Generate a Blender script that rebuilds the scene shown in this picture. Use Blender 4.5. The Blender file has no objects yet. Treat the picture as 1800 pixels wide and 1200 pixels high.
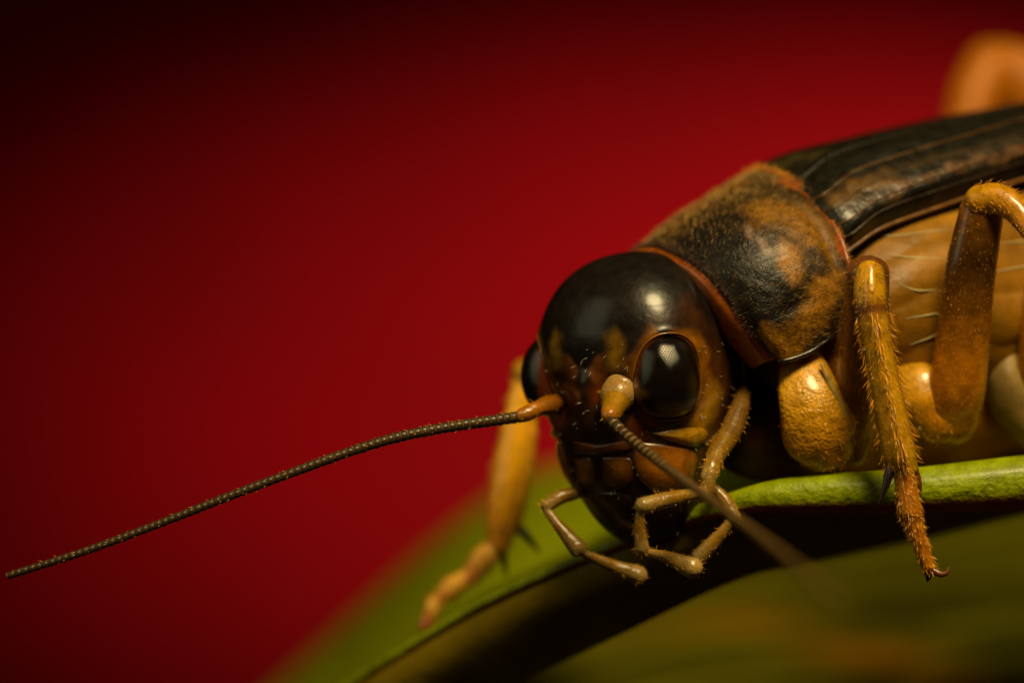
import bpy, math, random
import numpy as np
from mathutils import Vector, Matrix
from mathutils.bvhtree import BVHTree

random.seed(7); RNG = np.random.default_rng(7)
SC = bpy.context.scene
S = 0.001                       # everything below is laid out in millimetres
K = 0.0122                      # mm per photo pixel in the plane of focus
DIST = 92.0                     # mm from lens to plane of focus

# ------------------------------------------------------------------ camera
cam = bpy.data.cameras.new('camera'); cam_o = bpy.data.objects.new('camera', cam)
SC.collection.objects.link(cam_o); SC.camera = cam_o
cam.sensor_width = 36.0
cam.lens = 36.0 * DIST / (1800 * K)
cam.clip_start = 0.002; cam.clip_end = 5.0
cam_o.location = (0, -DIST * S, 0); cam_o.rotation_euler = (math.radians(90), 0, 0)
cam.dof.use_dof = True
cam.dof.focus_distance = (DIST - 0.15) * S
APERTURE = 3.5                  # mm
cam.dof.aperture_fstop = cam.lens / APERTURE

# ------------------------------------------------------------------ light
w = bpy.data.worlds.new('World'); SC.world = w; w.use_nodes = True
w.node_tree.nodes['Background'].inputs[0].default_value = (1.0, 0.66, 0.3, 1)
w.node_tree.nodes['Background'].inputs[1].default_value = 0.014

def area_light(name, loc, target, size, watts, color, shape='DISK', size_y=None):
    l = bpy.data.lights.new(name, 'AREA'); l.shape = shape; l.size = size * S
    if size_y: l.size_y = size_y * S
    l.energy = watts; l.color = color
    o = bpy.data.objects.new(name, l); SC.collection.objects.link(o)
    o.location = Vector(loc) * S
    o.rotation_euler = (Vector(target) - Vector(loc)).to_track_quat('-Z', 'Y').to_euler()
    return o
area_light('flash_diffuser', (19, -46, 68), (4, 1, 0), 27, 0.100, (1.0, 0.77, 0.37))
area_light('side_diffuser', (-78, -28, 36), (2, 1, 0), 40, 0.009, (0.9, 0.86, 0.5), 'RECTANGLE', 70)

def spot_light(name, loc, target, angle, blend, watts, color, radius=6):
    l = bpy.data.lights.new(name, 'SPOT'); l.spot_size = math.radians(angle); l.spot_blend = blend
    l.energy = watts; l.color = color; l.shadow_soft_size = radius * S
    o = bpy.data.objects.new(name, l); SC.collection.objects.link(o)
    o.location = Vector(loc) * S
    o.rotation_euler = (Vector(target) - Vector(loc)).to_track_quat('-Z', 'Y').to_euler()
    return o
spot_light('backdrop_lamp', (393.5, 329.2, 13.7), (50.3, 520, -7.0), 18.2, 1.0, 16.0, (1.0, 0.7, 0.5))

vs = SC.view_settings
vs.view_transform = 'Standard'; vs.look = 'None'; vs.exposure = 0.0; vs.gamma = 1.0
SC.cycles.use_denoising = True; SC.cycles.use_adaptive_sampling = False
SC.cycles.max_bounces = 8

# ------------------------------------------------------------------ helpers
def P(px, py, y=0.0):
    s = K * (DIST + y) / DIST
    return np.array([(px - 900) * s, y, (600 - py) * s])
def PX(v):                       # point (mm) -> photo pixel
    v = np.asarray(v); s = K * (DIST + v[..., 1]) / DIST
    return np.stack([900 + v[..., 0] / s, 600 - v[..., 2] / s], -1)
def nrm(v):
    v = np.asarray(v, float)
    return v / np.maximum(np.linalg.norm(v, axis=-1, keepdims=True), 1e-12)
def lin(r, g, b):
    c = np.array([r, g, b]) / 255.0
    return np.where(c <= 0.04045, c / 12.92, ((c + 0.055) / 1.055) ** 2.4)
def smooth(a, b, x):
    t = np.clip((x - a) / (b - a), 0, 1); return t * t * (3 - 2 * t)

def crom(pts, n):
    """Catmull-Rom through pts (rows), n samples"""
    p = np.asarray(pts, float); m = len(p)
    q = np.vstack([2 * p[0] - p[1], p, 2 * p[-1] - p[-2]])
    t = np.linspace(0, m - 1, n); i = np.minimum(t.astype(int), m - 2); f = (t - i)[:, None]
    a, b, c, d = q[i], q[i + 1], q[i + 2], q[i + 3]
    return 0.5 * (2 * b + (c - a) * f + (2 * a - 5 * b + 4 * c - d) * f ** 2 + (3 * b - a - 3 * c + d) * f ** 3)

def grid_faces(n, m, wrap=False):
    i = np.arange(n - 1)[:, None]; j = np.arange(m if wrap else m - 1)[None, :]
    j2 = (j + 1) % m
    return np.stack(np.broadcast_arrays(i * m + j, i * m + j2, (i + 1) * m + j2, (i + 1) * m + j), -1).reshape(-1, 4)

ROOT_AT = {}
def link(name, me, mat, parent=None):
    o = bpy.data.objects.new(name, me); SC.collection.objects.link(o)
    if mat is not None and not me.materials: me.materials.append(mat)
    if parent is not None: o.parent = parent
    return o
def top_origin(o):
    while o.parent is not None: o = o.parent
    return np.array(o.location) / S
def build(name, V, F, mat, parent=None, col=None, smooth_=True, kind=None, origin=None):
    V = np.asarray(V, float)
    org = np.zeros(3) if origin is None else np.asarray(origin, float)
    if parent is not None: org = top_origin(parent)
    me = bpy.data.meshes.new(name)
    F = F.tolist() if isinstance(F, np.ndarray) else F
    me.from_pydata(((V - org) * S).tolist(), [], F)
    if smooth_: me.polygons.foreach_set('use_smooth', [True] * len(me.polygons))
    if col is not None:
        at = me.color_attributes.new('Col', 'FLOAT_COLOR', 'POINT')
        c = np.ones((len(V), 4), np.float32); c[:, :3] = col
        at.data.foreach_set('color', c.ravel())
    me.update()
    o = link(name, me, mat, parent)
    if parent is None: o.location = Vector(org * S)
    if kind: o['kind'] = kind
    return o
def empty(name, at):
    o = bpy.data.objects.new(name, None); SC.collection.objects.link(o)
    o.location = Vector(np.asarray(at) * S); o.empty_display_size = 0.001
    return o

def grid_normals(G):
    du = np.gradient(G, axis=0); dv = np.gradient(G, axis=1)
    return nrm(np.cross(du, dv))

def tube(pts, rad, n=48, m=24, ratio=1.0, caps=(True, True), px=True, wob=0.0, capf=1.0, ridge=0.0, nridge=6):
    """pts: (px,py,depth) rows; rad: half widths in photo px. Returns G (rings x m x 3), N outward, path"""
    C = np.array([P(*p) for p in pts]) if px else np.asarray(pts, float)
    C = crom(C, n); R = crom(np.asarray(rad, float)[:, None], n)[:, 0] * (K if px else 1)
    T = nrm(np.gradient(C, axis=0))
    up = np.array([0., 1, 0]); A = np.zeros_like(C); A[0] = nrm(up - T[0] * (up @ T[0]))
    for i in range(1, n):
        a = A[i - 1] - T[i] * (A[i - 1] @ T[i]); A[i] = nrm(a)
    B = np.cross(T, A)
    rings = []
    def ring(c, a, b, r):
        th = np.linspace(0, 2 * math.pi, m, endpoint=False)[:, None]
        return c + (np.cos(th) * a * ratio + np.sin(th) * b) * r * (1 + ridge * np.cos(nridge * th))
    ca = [(-math.cos(t), math.sin(t)) for t in np.linspace(0.06, math.pi / 2, 7)[:-1]]
    if caps[0]:
        for d, s in ca: rings.append(ring(C[0] + T[0] * d * R[0] * capf, A[0], B[0], R[0] * s))
    for i in range(n):
        r = R[i]
        rings.append(ring(C[i], A[i], B[i], r))
    if caps[1]:
        for d, s in reversed(ca): rings.append(ring(C[-1] - T[-1] * d * R[-1] * capf, A[-1], B[-1], R[-1] * s))
    G = np.array(rings)
    if wob:
        nn = len(G); th = np.linspace(0, 2 * math.pi, m, endpoint=False)
        ss = np.linspace(0, 1, nn)[:, None]
        f = sum(RNG.normal() * np.sin(k * th + RNG.uniform(0, 6.3)) * np.sin((k + 1) * 4 * ss + RNG.uniform(0, 6.3)) for k in (1, 2, 3, 4)) * wob
        cen = G.mean(1, keepdims=True); G = cen + (G - cen) * (1 + f[..., None])
    cen = G.mean(1, keepdims=True)
    N = nrm(G - cen)
    return G, N
def tube_mesh(G):
    n, m = G.shape[:2]
    F = grid_faces(n, m, True).tolist()
    F.append(list(range(m))[::-1] if True else []); F.append([(n - 1) * m + j for j in range(m)])
    return G.reshape(-1, 3), F

def hairs(roots, dirs, length, radius, bend=None):
    """thin tapered three-sided hairs as one mesh (V, F)"""
    roots = np.asarray(roots); dirs = nrm(dirs); n = len(roots)
    length = np.broadcast_to(length, (n,))[:, None]; radius = np.broadcast_to(radius, (n,))[:, None]
    ref = np.where(np.abs(dirs[:, 2:3]) > 0.8, np.array([[1., 0, 0]]), np.array([[0., 0, 1]]))
    a = nrm(np.cross(dirs, ref)); b = np.cross(dirs, a)
    if bend is None: bend = RNG.normal(size=(n, 3)) * 0.12
    V = []
    for f, s in ((0, 1.0), (0.5, 0.72)):
        c = roots + dirs * length * f + bend * length * f * f
        for k in range(3):
            t = 2 * math.pi * k / 3
            V.append(c + (math.cos(t) * a + math.sin(t) * b) * radius * s)
    V.append(roots + dirs * length + bend * length)
    V = np.stack(V, 1).reshape(-1, 3)
    base = np.arange(n)[:, None] * 7
    F = []
    quads = [(0, 1, 4, 3), (1, 2, 5, 4), (2, 0, 3, 5)]; tris = [(3, 4, 6), (4, 5, 6), (5, 3, 6)]
    F = [list(q) for k in quads for q in (base + np.array(k)).tolist()] + [list(q) for k in tris for q in (base + np.array(k)).tolist()]
    return V, F
def sample_grid(G, N, count, mask=None):
    n, m = G.shape[:2]
    w_ = np.ones((n, m)) if mask is None else mask.copy()
    du = np.linalg.norm(np.gradient(G, axis=0), axis=-1) * np.linalg.norm(np.gradient(G, axis=1), axis=-1)
    w_ = (w_ * du).ravel(); w_ /= w_.sum()
    idx = RNG.choice(n * m, count, p=w_)
    p = G.reshape(-1, 3)[idx]; q = N.reshape(-1, 3)[idx]
    jit = RNG.normal(size=p.shape) * 0.02
    jit -= q * (jit * q).sum(1, keepdims=True)
    return p + jit - q * 0.012, q

# ------------------------------------------------------------------ materials
def nt(mat):
    mat.use_nodes = True; t = mat.node_tree; t.nodes.clear(); return t
def chitin(name, color=None, rough=0.3, spec=0.5, sss=0.0, sss_scale=0.25, coat=0.0, coat_rough=0.1,
           bump=0.0, bump_scale=12.0, var=0.35, var_scale=3.0, fine=0.0, fine_scale=60.0, trans=0.0, sheen=0.0, sparkle=0.0):
    """cuticle: colour from the 'Col' attribute (or one colour) mottled by noise"""
    mat = bpy.data.materials.new(name); t = nt(mat); N = t.nodes; L = t.links
    out = N.new('ShaderNodeOutputMaterial'); b = N.new('ShaderNodeBsdfPrincipled'); L.new(b.outputs[0], out.inputs[0])
    tc = N.new('ShaderNodeTexCoord')
    if color is None:
        src = N.new('ShaderNodeVertexColor'); src.layer_name = 'Col'; csock = src.outputs[0]
    else:
        src = N.new('ShaderNodeRGB'); src.outputs[0].default_value = (*color, 1); csock = src.outputs[0]
    nz = N.new('ShaderNodeTexNoise'); nz.inputs['Scale'].default_value = var_scale / S; nz.inputs['Detail'].default_value = 6
    nz.inputs['Roughness'].default_value = 0.65
    L.new(tc.outputs['Object'], nz.inputs['Vector'])
    mr = N.new('ShaderNodeMapRange'); mr.inputs[1].default_value = 0.3; mr.inputs[2].default_value = 0.7
    mr.inputs[3].default_value = 1 - var; mr.inputs[4].default_value = 1 + var
    L.new(nz.outputs[0], mr.inputs[0])
    mx = N.new('ShaderNodeMix'); mx.data_type = 'RGBA'; mx.blend_type = 'MULTIPLY'; mx.inputs[0].default_value = 1
    L.new(csock, mx.inputs[6]); L.new(mr.outputs[0], mx.inputs[7])
    L.new(mx.outputs[2], b.inputs['Base Color'])
    rr = N.new('ShaderNodeMapRange'); rr.inputs[1].default_value = 0.3; rr.inputs[2].default_value = 0.7
    rr.inputs[3].default_value = rough * 0.8; rr.inputs[4].default_value = min(1, rough * 1.25)
    L.new(nz.outputs[0], rr.inputs[0]); L.new(rr.outputs[0], b.inputs['Roughness'])
    b.inputs['Specular IOR Level'].default_value = spec
    b.inputs['Coat Weight'].default_value = coat; b.inputs['Coat Roughness'].default_value = coat_rough
    if sss:
        b.inputs['Subsurface Weight'].default_value = sss
        b.inputs['Subsurface Radius'].default_value = (1.0, 0.45, 0.12)
        b.inputs['Subsurface Scale'].default_value = sss_scale * S
    if trans: b.inputs['Transmission Weight'].default_value = trans
    if sheen:
        b.inputs['Sheen Weight'].default_value = sheen; b.inputs['Sheen Tint'].default_value = (1, .6, .2, 1)
    last = None
    for amt, sc_, det in ((bump, bump_scale, 4), (fine, fine_scale, 2)):
        if amt:
            n2 = N.new('ShaderNodeTexNoise'); n2.inputs['Scale'].default_value = sc_ / S; n2.inputs['Detail'].default_value = det
            L.new(tc.outputs['Object'], n2.inputs['Vector'])
            bp = N.new('ShaderNodeBump'); bp.inputs['Strength'].default_value = 1.0
            bp.inputs['Distance'].default_value = amt * S
            L.new(n2.outputs[0], bp.inputs['Height'])
            if last is not None: L.new(last, bp.inputs['Normal'])
            last = bp.outputs[0]
    if last is not None: L.new(last, b.inputs['Normal'])
    return mat

M = {}
M['head'] = chitin('head_cuticle', None, rough=0.36, spec=0.22, coat=0.38, coat_rough=0.2, sss=0.06, bump=0.016, bump_scale=4.5, fine=0.0022, fine_scale=30, var=0.45, var_scale=2.6)
M['eye'] = chitin('eye_lens', None, rough=0.14, spec=0.5, coat=0.4, coat_rough=0.08, var=0.1)
M['amber'] = chitin('amber_cuticle', None, rough=0.3, sss=0.38, sss_scale=0.22, bump=0.010, bump_scale=10, fine=0.004, fine_scale=40, var=0.38, var_scale=4, spec=.5, coat=0.6, coat_rough=0.1)
M['soft'] = chitin('soft_membrane', None, rough=0.4, spec=.25, sss=0.45, bump=0.06, bump_scale=1.6, fine=0.006, fine_scale=25, var=0.35, var_scale=1.0)
M['coxa'] = chitin('granular_cuticle', None, rough=0.26, sss=0.12, bump=0.05, bump_scale=7, fine=0.03, fine_scale=15, var=0.4, coat=0.5, coat_rough=.15)
M['pron'] = chitin('pronotum_cuticle', None, rough=0.38, spec=.3, sss=0.05, bump=0.03, bump_scale=8, fine=0.016, fine_scale=26, var=0.55, var_scale=6, coat=0.08, coat_rough=.2)
M['seta_gold'] = chitin('fine_golden_pile', (0.55, 0.33, 0.08), rough=0.25, spec=0.8, var=0.3)
M['wing'] = chitin('wing_leather', None, rough=0.36, bump=0.05, bump_scale=3, fine=0.010, fine_scale=18, var=0.6, var_scale=3, coat=.2, coat_rough=.2)
M['palp'] = chitin('pale_translucent_cuticle', None, rough=0.26, sss=0.45, sss_scale=0.12, bump=0.02, bump_scale=12, fine=0.003, fine_scale=50, var=0.3, coat=0.3)
M['seta'] = chitin('golden_setae', (0.9, 0.40, 0.03), rough=0.22, spec=0.9, var=0.3)
M['seta_dark'] = chitin('dark_setae', (0.05, 0.02, 0.008), rough=0.3, var=0.2)
M['seta_pale'] = chitin('pale_setae', (0.6, 0.5, 0.35), rough=0.25, spec=0.8, var=0.2)
M['flag'] = chitin('antenna_cuticle', None, rough=0.36, spec=.45, var=0.3, var_scale=9)
M['black'] = chitin('black_chitin', (0.012, 0.008, 0.006), rough=0.22, var=0.2)
M['stem'] = chitin('leaf_stem', None, rough=0.4, spec=.2, coat=.18, coat_rough=.2, sss=0.1, bump=0.10, bump_scale=2.6, fine=0.03, fine_scale=11, var=0.35, var_scale=3)
M['leaf'] = chitin('leaf_blade', None, rough=0.6, spec=.06, sss=0.1, bump=0.06, bump_scale=1.6, fine=0.01, fine_scale=12, var=0.25, var_scale=0.8)

BLACK = lin(22, 17, 13); DKBROWN = lin(52, 28, 12); BROWN = lin(105, 58, 20); AMBER = lin(182, 112, 4)
ORANGE = lin(156, 70, 6); YELLOW = lin(205, 150, 14); PALE = lin(206, 170, 92); CREAM = lin(225, 200, 145)

# ------------------------------------------------------------------ the cricket
cricket = empty('cricket', P(1450, 880, 1.5))
cricket['label'] = 'black and amber cricket with long antennae crouching on the green leaf stem'
cricket['category'] = 'cricket'

# ---- head frame
YAW = np.array([-0.64, -0.77, 0.0]); YAW /= np.linalg.norm(YAW)
PITCH = math.radians(8)
Hl = np.array([-YAW[1], YAW[0], 0])                       # towards the insect's own left (near side)
Hf = math.cos(PITCH) * YAW - math.sin(PITCH) * np.array([0, 0, 1.])
Hu = math.sin(PITCH) * YAW + math.cos(PITCH) * np.array([0, 0, 1.])
HR = np.stack([Hl, Hf, Hu], 0)                            # rows
HC = P(1122, 604, 2.1)
def h2w(q): return HC + np.asarray(q) @ HR
def w2h(v): return (np.asarray(v) - HC) @ HR.T

lev = np.array([  # u, half width, front, back
    [0.0, 2.12, 1.98, 2.05], [-0.5, 2.10, 1.98, 2.35], [-1.0, 2.04, 1.98, 2.3], [-1.5, 1.94, 1.97, 1.75], [-2.0, 1.83, 1.93, 1.15],
    [-2.6, 1.68, 1.82, 0.95], [-3.2, 1.46, 1.63, 0.8], [-3.7, 1.2, 1.38, 0.65], [-4.1, 0.90, 1.05, 0.5], [-4.4, 0.52, 0.62, 0.3], [-4.52, 0.05, 0.1, 0.1]])
TOPU = 2.02
def head_profile(u):
    A = np.interp(u, lev[::-1, 0], lev[::-1, 1]); Fr = np.interp(u, lev[::-1, 0], lev[::-1, 2]); Bk = np.interp(u, lev[::-1, 0], lev[::-1, 3])
    d = np.where(u > 0, (1 - np.clip(u / TOPU, 0, 1) ** 2.15) ** (1 / 2.15), 1.0)
    return A * d, Fr * d, Bk * d
nU, nT = 220, 240
tt = np.linspace(0, 1, nU)
uu = np.concatenate([TOPU * np.cos(np.linspace(0.02, math.pi / 2, 90)), np.linspace(0, -4.52, nU - 89)[1:]])
ksm = np.ones(9) / 9
A_, F_, B_ = head_profile(uu)
def sm(x):
    y = np.convolve(np.pad(x, 4, 'edge'), ksm, 'valid'); y[:60] = x[:60]; return y
A_, F_, B_ = sm(A_), sm(F_), sm(B_)
th = np.linspace(-math.pi, math.pi, nT, endpoint=False)
c, s = np.cos(th), np.sin(th)
e = 2 / 2.25
ca, sa = np.sign(c) * np.abs(c) ** e, np.sign(s) * np.abs(s) ** e
HL = np.zeros((nU, nT, 3))
HL[..., 0] = A_[:, None] * sa                              # left
HL[..., 1] = np.where(ca > 0, F_[:, None] * ca, B_[:, None] * ca)
HL[..., 2] = uu[:, None]
# eye frame in head coordinates (near/left eye; the other mirrors it)
EC = np.array([1.70, 1.22, -0.54])
EN = nrm(np.array([0.86, 0.50, 0.06])); EV = nrm(np.array([-0.02, -0.10, 1.0])); EV = nrm(EV - EN * (EV @ EN)); EW = np.cross(EV, EN)   # EW points forward/back
EA, EB, ED = 0.73, 0.91, 0.70                              # half width, half height, bulge
def eye_rho(q):
    d = q - EC; x = d @ EW; y = d @ EV; n_ = d @ EN
    return np.sqrt((x / EA) ** 2 + (y / EB) ** 2), n_
Habs = HL.copy(); Habs[..., 0] = np.abs(Habs[..., 0])
def head_relief(HL, Habs):
    rad = nrm(HL * np.array([1, 1, 0.6]))
    rho, nn = eye_rho(Habs)
    near = nn > -0.9
    lift = 0.03 * np.exp(-((rho - 1.08) / 0.10) ** 2) - 0.30 * smooth(0.99, 0.75, rho) + 0.05 * np.exp(-((rho - 1.0) / 0.5) ** 2)
    d = np.where(near, lift, 0)
    # frontal groove beside the midline ridge, antenna pits, occipital edge
    a, f, u = Habs[..., 0], Habs[..., 1], Habs[..., 2]
    fr = smooth(0.6, 1.4, f)
    pit = np.exp(-(((a - 0.80) / 0.42) ** 2 + ((u + 1.02) / 0.45) ** 2)) * fr
    d = d - 0.22 * pit
    rid = np.exp(-(a / 0.26) ** 2) * smooth(-0.2, -0.6, u) * smooth(-1.9, -1.4, u) * fr
    d = d + 0.10 * rid
    return HL + rad * d[..., None]
HL = head_relief(HL, Habs)
HW = h2w(HL)
hV = HW.reshape(-1, 3); hF = grid_faces(nU, nT, True).tolist(); hF.append(list(range(nT))); hF.append([(nU - 1) * nT + j for j in range(nT)][::-1])
bvh = BVHTree.FromPolygons([tuple(v) for v in hV], hF)
CAM = Vector((0, -DIST, 0))
def pick(px, py, tree=None):
    d = (Vector(P(px, py, 0)) - CAM).normalized()
    hit = (tree or bvh).ray_cast(CAM, d)
    if hit[0] is None: return None, None
    n = hit[1]
    if n.dot(d) > 0: n = -n
    return np.array(hit[0]), np.array(n)

def stroke_dist(Q, pts):
    """distance of Q (n,3) to polyline pts"""
    best = np.full(len(Q), 1e9)
    if len(pts) == 1: return np.linalg.norm(Q - pts[0], axis=1)
    for a, b in zip(pts[:-1], pts[1:]):
        ab = b - a; t = np.clip(((Q - a) @ ab) / max(ab @ ab, 1e-9), 0, 1)
        best = np.minimum(best, np.linalg.norm(Q - a - t[:, None] * ab, axis=1))
    return best
def paint(col, Q, pts, r, color, alpha=1.0, soft=0.6):
    Qw = Q + 0.10 * np.sin(Q[:, [1, 2, 0]] * 5.3 + 1.0) * np.sin(Q[:, [2, 0, 1]] * 4.1) + 0.05 * np.sin(Q[:, [2, 0, 1]] * 13.0 + 2.0) * np.sin(Q[:, [1, 2, 0]] * 11.0)
    d = stroke_dist(Qw, pts); m_ = alpha * (1 - smooth(r * (1 - soft), r * (1 + soft), d))
    return col * (1 - m_[:, None]) + np.asarray(color) * m_[:, None]

# pigment of the head
Q = np.abs(w2h(hV) * np.array([1, 0, 0])) + w2h(hV) * np.array([0, 1, 1])
a, f, u = Q[:, 0], Q[:, 1], Q[:, 2]
hc = np.tile(BLACK, (len(Q), 1))
t_ = smooth(-0.2, -1.1, u)[:, None]; hc = hc * (1 - t_) + (DKBROWN * 0.8) * t_
t_ = (smooth(0.75, 1.35, a) * smooth(0.35, -0.5, u))[:, None]; hc = hc * (1 - t_) + (BROWN * 0.5) * t_
def hs(pixs, r, color, alpha=1, soft=0.95):
    global hc
    pts = []
    for p in pixs:
        h, n = pick(*p)
        if h is None: continue
        q = w2h(h); q[0] = abs(q[0]); pts.append(q)
    if pts: hc = paint(hc, Q, pts, r, color, alpha, soft)
hs([(1265, 540), (1295, 640), (1290, 690)], 0.35, BLACK, 0.75)
hs([(1200, 582), (1236, 620), (1245, 680), (1228, 735)], 0.17, AMBER * .62, 0.75)
hs([(1150, 560), (1190, 555), (1225, 560)], .2, DKBROWN * .8, .7)
hs([(1150, 590), (1118, 640), (1112, 690)], 0.16, AMBER * .45, 0.75)
hs([(1215, 545), (1245, 590)], 0.25, BROWN * .4, 0.6)
hs([(1250, 700), (1240, 740)], 0.28, YELLOW * .75, 0.85)
hs([(1075, 605), (1082, 640)], 0.2, YELLOW * 0.4, 0.8)
hs([(1060, 690), (1100, 730), (1130, 745)], 0.25, ORANGE * 0.6, 0.8)
hs([(1000, 640), (1002, 700)], 0.19, BROWN * 1.0, 0.9, 0.3)
hs([(1135, 755), (1150, 755)], 0.09, BLACK, 0.9)
hs([(1040, 760), (1000, 740)], 0.25, DKBROWN, 0.8)
hs([(1060, 900), (1100, 930), (1150, 940), (1190, 910)], 0.4, BLACK * 1.3, 0.9)
head = build('head', hV, hF, M['head'], cricket, hc)

# ---- compound eyes with facets
def make_eye(side):
    n, m = 190, 260
    ph = np.linspace(0.001, 1.75, n)[:, None]; tq = np.linspace(0, 2 * math.pi, m, endpoint=False)[None, :]
    x = np.sin(ph) * np.cos(tq); y = np.sin(ph) * np.sin(tq); z = np.cos(ph) + 0 * tq
    egg = 1 - 0.10 * y                                    # narrower at the top
    g = np.stack([x * EA * egg, y * EB, z * ED], -1)
    # squarish outline: superellipse pull
    rr = (np.abs(np.cos(tq)) ** 2.5 + np.abs(np.sin(tq)) ** 2.5) ** (-1 / 2.5); g[..., :2] *= (1 + (rr - 1) * np.sin(ph) )[..., None]
    # hexagonal lenses on an equal-distance chart
    rad_ = np.minimum(ph, 1.75); cx = rad_ * np.cos(tq) * EA * 1.0; cy = rad_ * np.sin(tq) * EB * 1.0
    sp = 0.062
    best = np.full(cx.shape, 9.)
    r0 = np.round(cy / (sp * 0.866))
    for dr in (-1, 0, 1):
        r_ = r0 + dr; off = (np.mod(r_, 2)) * 0.5
        c0 = np.round(cx / sp - off)
        for dc in (-1, 0, 1):
            qx = (c0 + dc + off) * sp; qy = r_ * sp * 0.866
            best = np.minimum(best, (cx - qx) ** 2 + (cy - qy) ** 2)
    dome = 0.0075 * (1 - best / (sp * 0.56) ** 2)
    nn = nrm(g / np.array([EA, EB, ED]) ** 2)
    g = g + nn * dome[..., None]
    loc = EC + g[..., 0:1] * EW + g[..., 1:2] * EV + (g[..., 2:3] - 0.16) * EN
    rho = np.sin(np.minimum(ph, math.pi / 2)) + 0 * tq
    col = np.tile(lin(16, 11, 9), (n * m, 1))
    edge = (smooth(0.90, 0.99, rho) * smooth(-0.3, 0.5, -np.cos(tq - 0.4) * -1)).ravel()[:, None]
    col = col * (1 - edge) + lin(80, 34, 14) * edge
    loc[..., 0] *= side
    F = grid_faces(n, m, True)
    if side < 0: F = F[:, ::-1]
    build('compound_eye', h2w(loc).reshape(-1, 3), F, M['eye'], head, col)
    # thin raised rim
    tq = np.linspace(0, 2 * math.pi, 120, endpoint=False)
    rr = (np.abs(np.cos(tq)) ** 2.5 + np.abs(np.sin(tq)) ** 2.5) ** (-1 / 2.5)
    ring = np.stack([np.cos(tq) * EA * (1 - .1 * np.sin(tq)) * rr, np.sin(tq) * EB * rr], -1) * 1.03
    pts = []
    dirv = Vector(h2w(EN) - HC)
    for x_, y_ in ring:
        h = bvh.ray_cast(Vector(h2w(EC + x_ * EW + y_ * EV + EN * 2)), -dirv)[0]
        pts.append(w2h(np.array(h)) if h is not None else EC + x_ * EW + y_ * EV)
    pts = np.array(pts)
    for _ in range(4): pts = (np.roll(pts, 1, 0) + 2 * pts + np.roll(pts, -1, 0)) / 4
    rad_dir = nrm(ring[:, 0:1] * EW + ring[:, 1:2] * EV)
    g = np.stack([pts + rad_dir * 0.020 * math.cos(2 * math.pi * k / 8) + EN * (0.018 * math.sin(2 * math.pi * k / 8) + .006) for k in range(8)], 0)
    loc = g.copy(); loc[..., 0] *= side
    F = np.array([[k * 120 + j, k * 120 + (j + 1) % 120, ((k + 1) % 8) * 120 + (j + 1) % 120, ((k + 1) % 8) * 120 + j] for k in range(8) for j in range(120)])
    build('eye_rim', h2w(loc).reshape(-1, 3), F, M['amber'], head, np.tile(AMBER * 0.5, (960, 1)))
make_eye(1); make_eye(-1)

# ---- plates lying on the head, outlined in pixels and dropped onto the head surface
def plate(name, outline, height, color, mat='head', lift=0.0, mirror=True, edge=None, ec=None, tree=None, parent=None, rings=12, seg=64):
    poly = crom(np.vstack([np.array(outline, float), np.array(outline[:1], float)]), seg + 1)[:-1]
    cen = poly.mean(0)
    V = []; col = []
    cc = np.array(color); ecol = cc * 0.55 if ec is None else np.array(ec)
    for k in range(rings + 1):
        r = k / rings
        prof = height * (1 - r ** 2.2) if k < rings else -0.06
        for p in poly if k else [cen]:
            q = cen + (p - cen) * max(r, 0)
            h, n = pick(q[0], q[1], tree)
            if h is None:
                for s_ in np.linspace(0.95, 0.1, 14):
                    q2 = np.array([1100., 760.]) + (q - np.array([1100., 760.])) * s_
                    h, n = pick(q2[0], q2[1], tree)
                    if h is not None: break
            V.append(h + n * (prof + lift)); col.append(cc * (1 - r ** 2) + ecol * r ** 2)
    V = np.array(V); col = np.array(col)
    F = [[0, 1 + j, 1 + (j + 1) % seg] for j in range(seg)]
    for k in range(1, rings):
        b0 = 1 + (k - 1) * seg; b1 = b0 + seg
        F += [[b0 + j, b1 + j, b1 + (j + 1) % seg, b0 + (j + 1) % seg] for j in range(seg)]
    # relax
    par = parent or head
    o = build(name, V, F, M[mat], par, col)
    if mirror:
        q = w2h(V); q[:, 0] *= -1
        build(name, h2w(q), [f_[::-1] for f_ in F], M[mat], par, col)
    return o
plate('gena_plate', [(1142, 760), (1190, 752), (1238, 752), (1244, 770), (1222, 786), (1180, 776)], 0.10, YELLOW * 0.8, 'amber', 0.02)
plate('mandible', [(1118, 775), (1170, 780), (1222, 792), (1226, 830), (1205, 860), (1160, 868), (1125, 845), (1112, 810)], 0.10, AMBER * 1.1, 'amber', 0.03, ec=BROWN * .8)
plate('clypeus', [(1002, 774), (1050, 780), (1106, 774), (1114, 790), (1060, 799), (1008, 795)], 0.05, BROWN * 1.1, 'head', 0.012, mirror=False, ec=DKBROWN * .5)
plate('labrum_lobe', [(1056, 802), (1088, 802), (1112, 808), (1112, 845), (1088, 860), (1062, 848)], 0.06, AMBER * .42, 'head', 0.012, mirror=False, ec=DKBROWN * .5)
plate('labrum_lobe', [(1008, 803), (1036, 803), (1048, 818), (1051, 850), (1030, 857), (1014, 836)], 0.06, AMBER * .42, 'head', 0.012, mirror=False, ec=DKBROWN * .5)
plate('maxilla', [(1030, 862), (1105, 868), (1118, 905), (1108, 945), (1072, 930), (1040, 895)], 0.06, DKBROWN * 1.2, 'head', 0.012, mirror=False, ec=BLACK)
plate('maxilla', [(1122, 866), (1185, 872), (1200, 900), (1170, 945), (1130, 950), (1116, 905)], 0.06, DKBROWN * 1.0, 'head', 0.012, mirror=False, ec=BLACK)

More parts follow.
